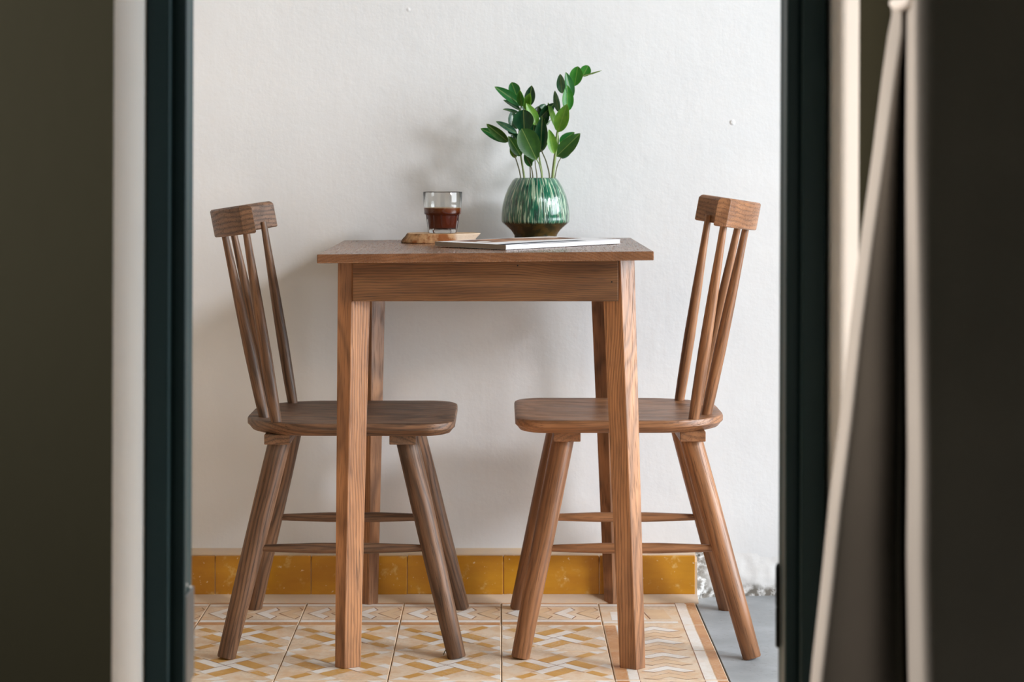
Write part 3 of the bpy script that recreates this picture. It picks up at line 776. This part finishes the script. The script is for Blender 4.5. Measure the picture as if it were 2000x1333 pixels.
# ------------------------------------------------------------------ curtain
cur = thing('curtain', 'dim grey-beige linen curtain tied back beside the doorway', 'curtain', (.36, 2.0, 0))
ys = [-2700, -800, -60, 15, 60, 150, 300, 480, 650, 820, 1000, 1170, 1333, 1600, 1850]
def lerp_tab(tab, y):
    if y <= tab[0][0]: return tab[0][1]
    for (a, p), (b, q) in zip(tab, tab[1:]):
        if y <= b: return p + (q - p) * (y - a) / (b - a)
    return tab[-1][1]
edgeA = [(-2700, 1742), (0, 1742), (15, 1744), (60, 1736), (150, 1724), (300, 1706), (480, 1682), (650, 1662), (820, 1644), (1000, 1622), (1170, 1606), (1333, 1589), (1850, 1545)]
edgeB = [(-2700, 1772), (0, 1772), (300, 1769), (650, 1770), (900, 1772), (1100, 1770), (1333, 1774), (1850, 1790)]
rimA = [(-2700, 14), (15, 18), (60, 26), (300, 24), (650, 22), (1000, 22), (1333, 20), (1850, 20)]
rimB = [(-2700, 14), (60, 14), (300, 16), (650, 20), (1000, 22), (1333, 24), (1850, 26)]
rows = []
def dense(a, b, n): return [a + (b - a) * i / n for i in range(n + 1)]
yd = []
for a, b in zip(ys, ys[1:]): yd += dense(a, b, 4)[:-1]
yd.append(ys[-1])
for py in yd:
    A, B, ra, rb = (lerp_tab(t_, py) for t_ in (edgeA, edgeB, rimA, rimB))
    g = max(.12, min(1, (B - A) / 140))
    # control points across the cloth: (px, depth)
    cp = [(A + ra * 1.3, 2.085), (A + ra * .55, 2.070), (A + ra * .04, 2.035), (A + 0, 2.000), (A + ra * .45, 1.968), (A + ra * 1.0, 1.954),
          (A + ra + (B - A - ra) * .35, 1.972), (A + ra + (B - A - ra) * .60, 1.992), (A + ra + (B - A - ra) * .78, 2.020),
          (B - 22 * g, 2.030), (B - 12 * g, 2.022), (B - 2, 2.060), (B - 2, 2.01), (B + 1, 1.955), (B + rb * .5, 1.925), (B + rb * 1.0, 1.908), (B + rb * 1.6, 1.902),
          (B + 70, 1.902), (B + 120, 1.906), (B + 190, 1.908), (B + 270, 1.912), (B + 340, 1.93), (B + 390, 1.98)]
    sm = []
    for i in range(len(cp) - 1):
        a, b, c, d = cp[max(i - 1, 0)], cp[i], cp[i + 1], cp[min(i + 2, len(cp) - 1)]
        for k in range(4):
            q = k / 4
            sm.append(tuple(.5 * (2 * b[n] + (c[n] - a[n]) * q + (2 * a[n] - 5 * b[n] + 4 * c[n] - d[n]) * q * q + (3 * b[n] - a[n] - 3 * c[n] + d[n]) * q ** 3) for n in (0, 1)))
    sm.append(cp[-1])
    zref = PZ(py, 1.93)
    row = []
    for i, (px, d) in enumerate(sm):
        x = PX(px, d); wob = .003 * noise.noise(Vector((x * 14, zref * 3, 1.7)))
        row.append((x - .36, min(d, 2.098) + wob * .6 - 2.0, max(zref, .012)))
    rows.append(row)
nr = len(rows[0]); v = [p for r0 in rows for p in r0]; f = []
for i in range(len(rows) - 1):
    for j in range(nr - 1): k = i * nr + j; f.append((k, k + 1, k + nr + 1, k + nr))
m = pyd('cloth', v, f, True)
o = obj('cloth', m, M_linen, cur)
sl = o.modifiers.new('thickness', 'SOLIDIFY'); sl.thickness = .0012; sl.offset = 0
m = curve_tube('tie', [(PX(1742, 1.97) - .36, -.035, PZ(4, 1.95)), (PX(1755, 1.95) - .36, -.055, PZ(10, 1.95)), (PX(1772, 1.93) - .36, -.075, PZ(7, 1.95)), (PX(1786, 1.90) - .36, -.09, PZ(-6, 1.95))], [.004, .0065, .006, .003], 10, 6)
obj('tie', m, M_tie, cur, 'white cord tying the curtain')

# ------------------------------------------------------------------ litter on the tiles
d0 = 3.55
sh = obj('wood_shaving', curve_tube('wood_shaving', [(PX(x_, d0), d0 + .004 * k, .0018 + z_) for k, (x_, z_) in enumerate(((866, 0), (869, .006), (874, .0095), (878, .006), (876, .002), (883, 0)))], [.0006, .001, .0011, .001, .001, .0006], 8, 5), M_stem2)
sh['label'] = 'tiny curled shaving on the tiles beside the left chair foot'; sh['category'] = 'shaving'
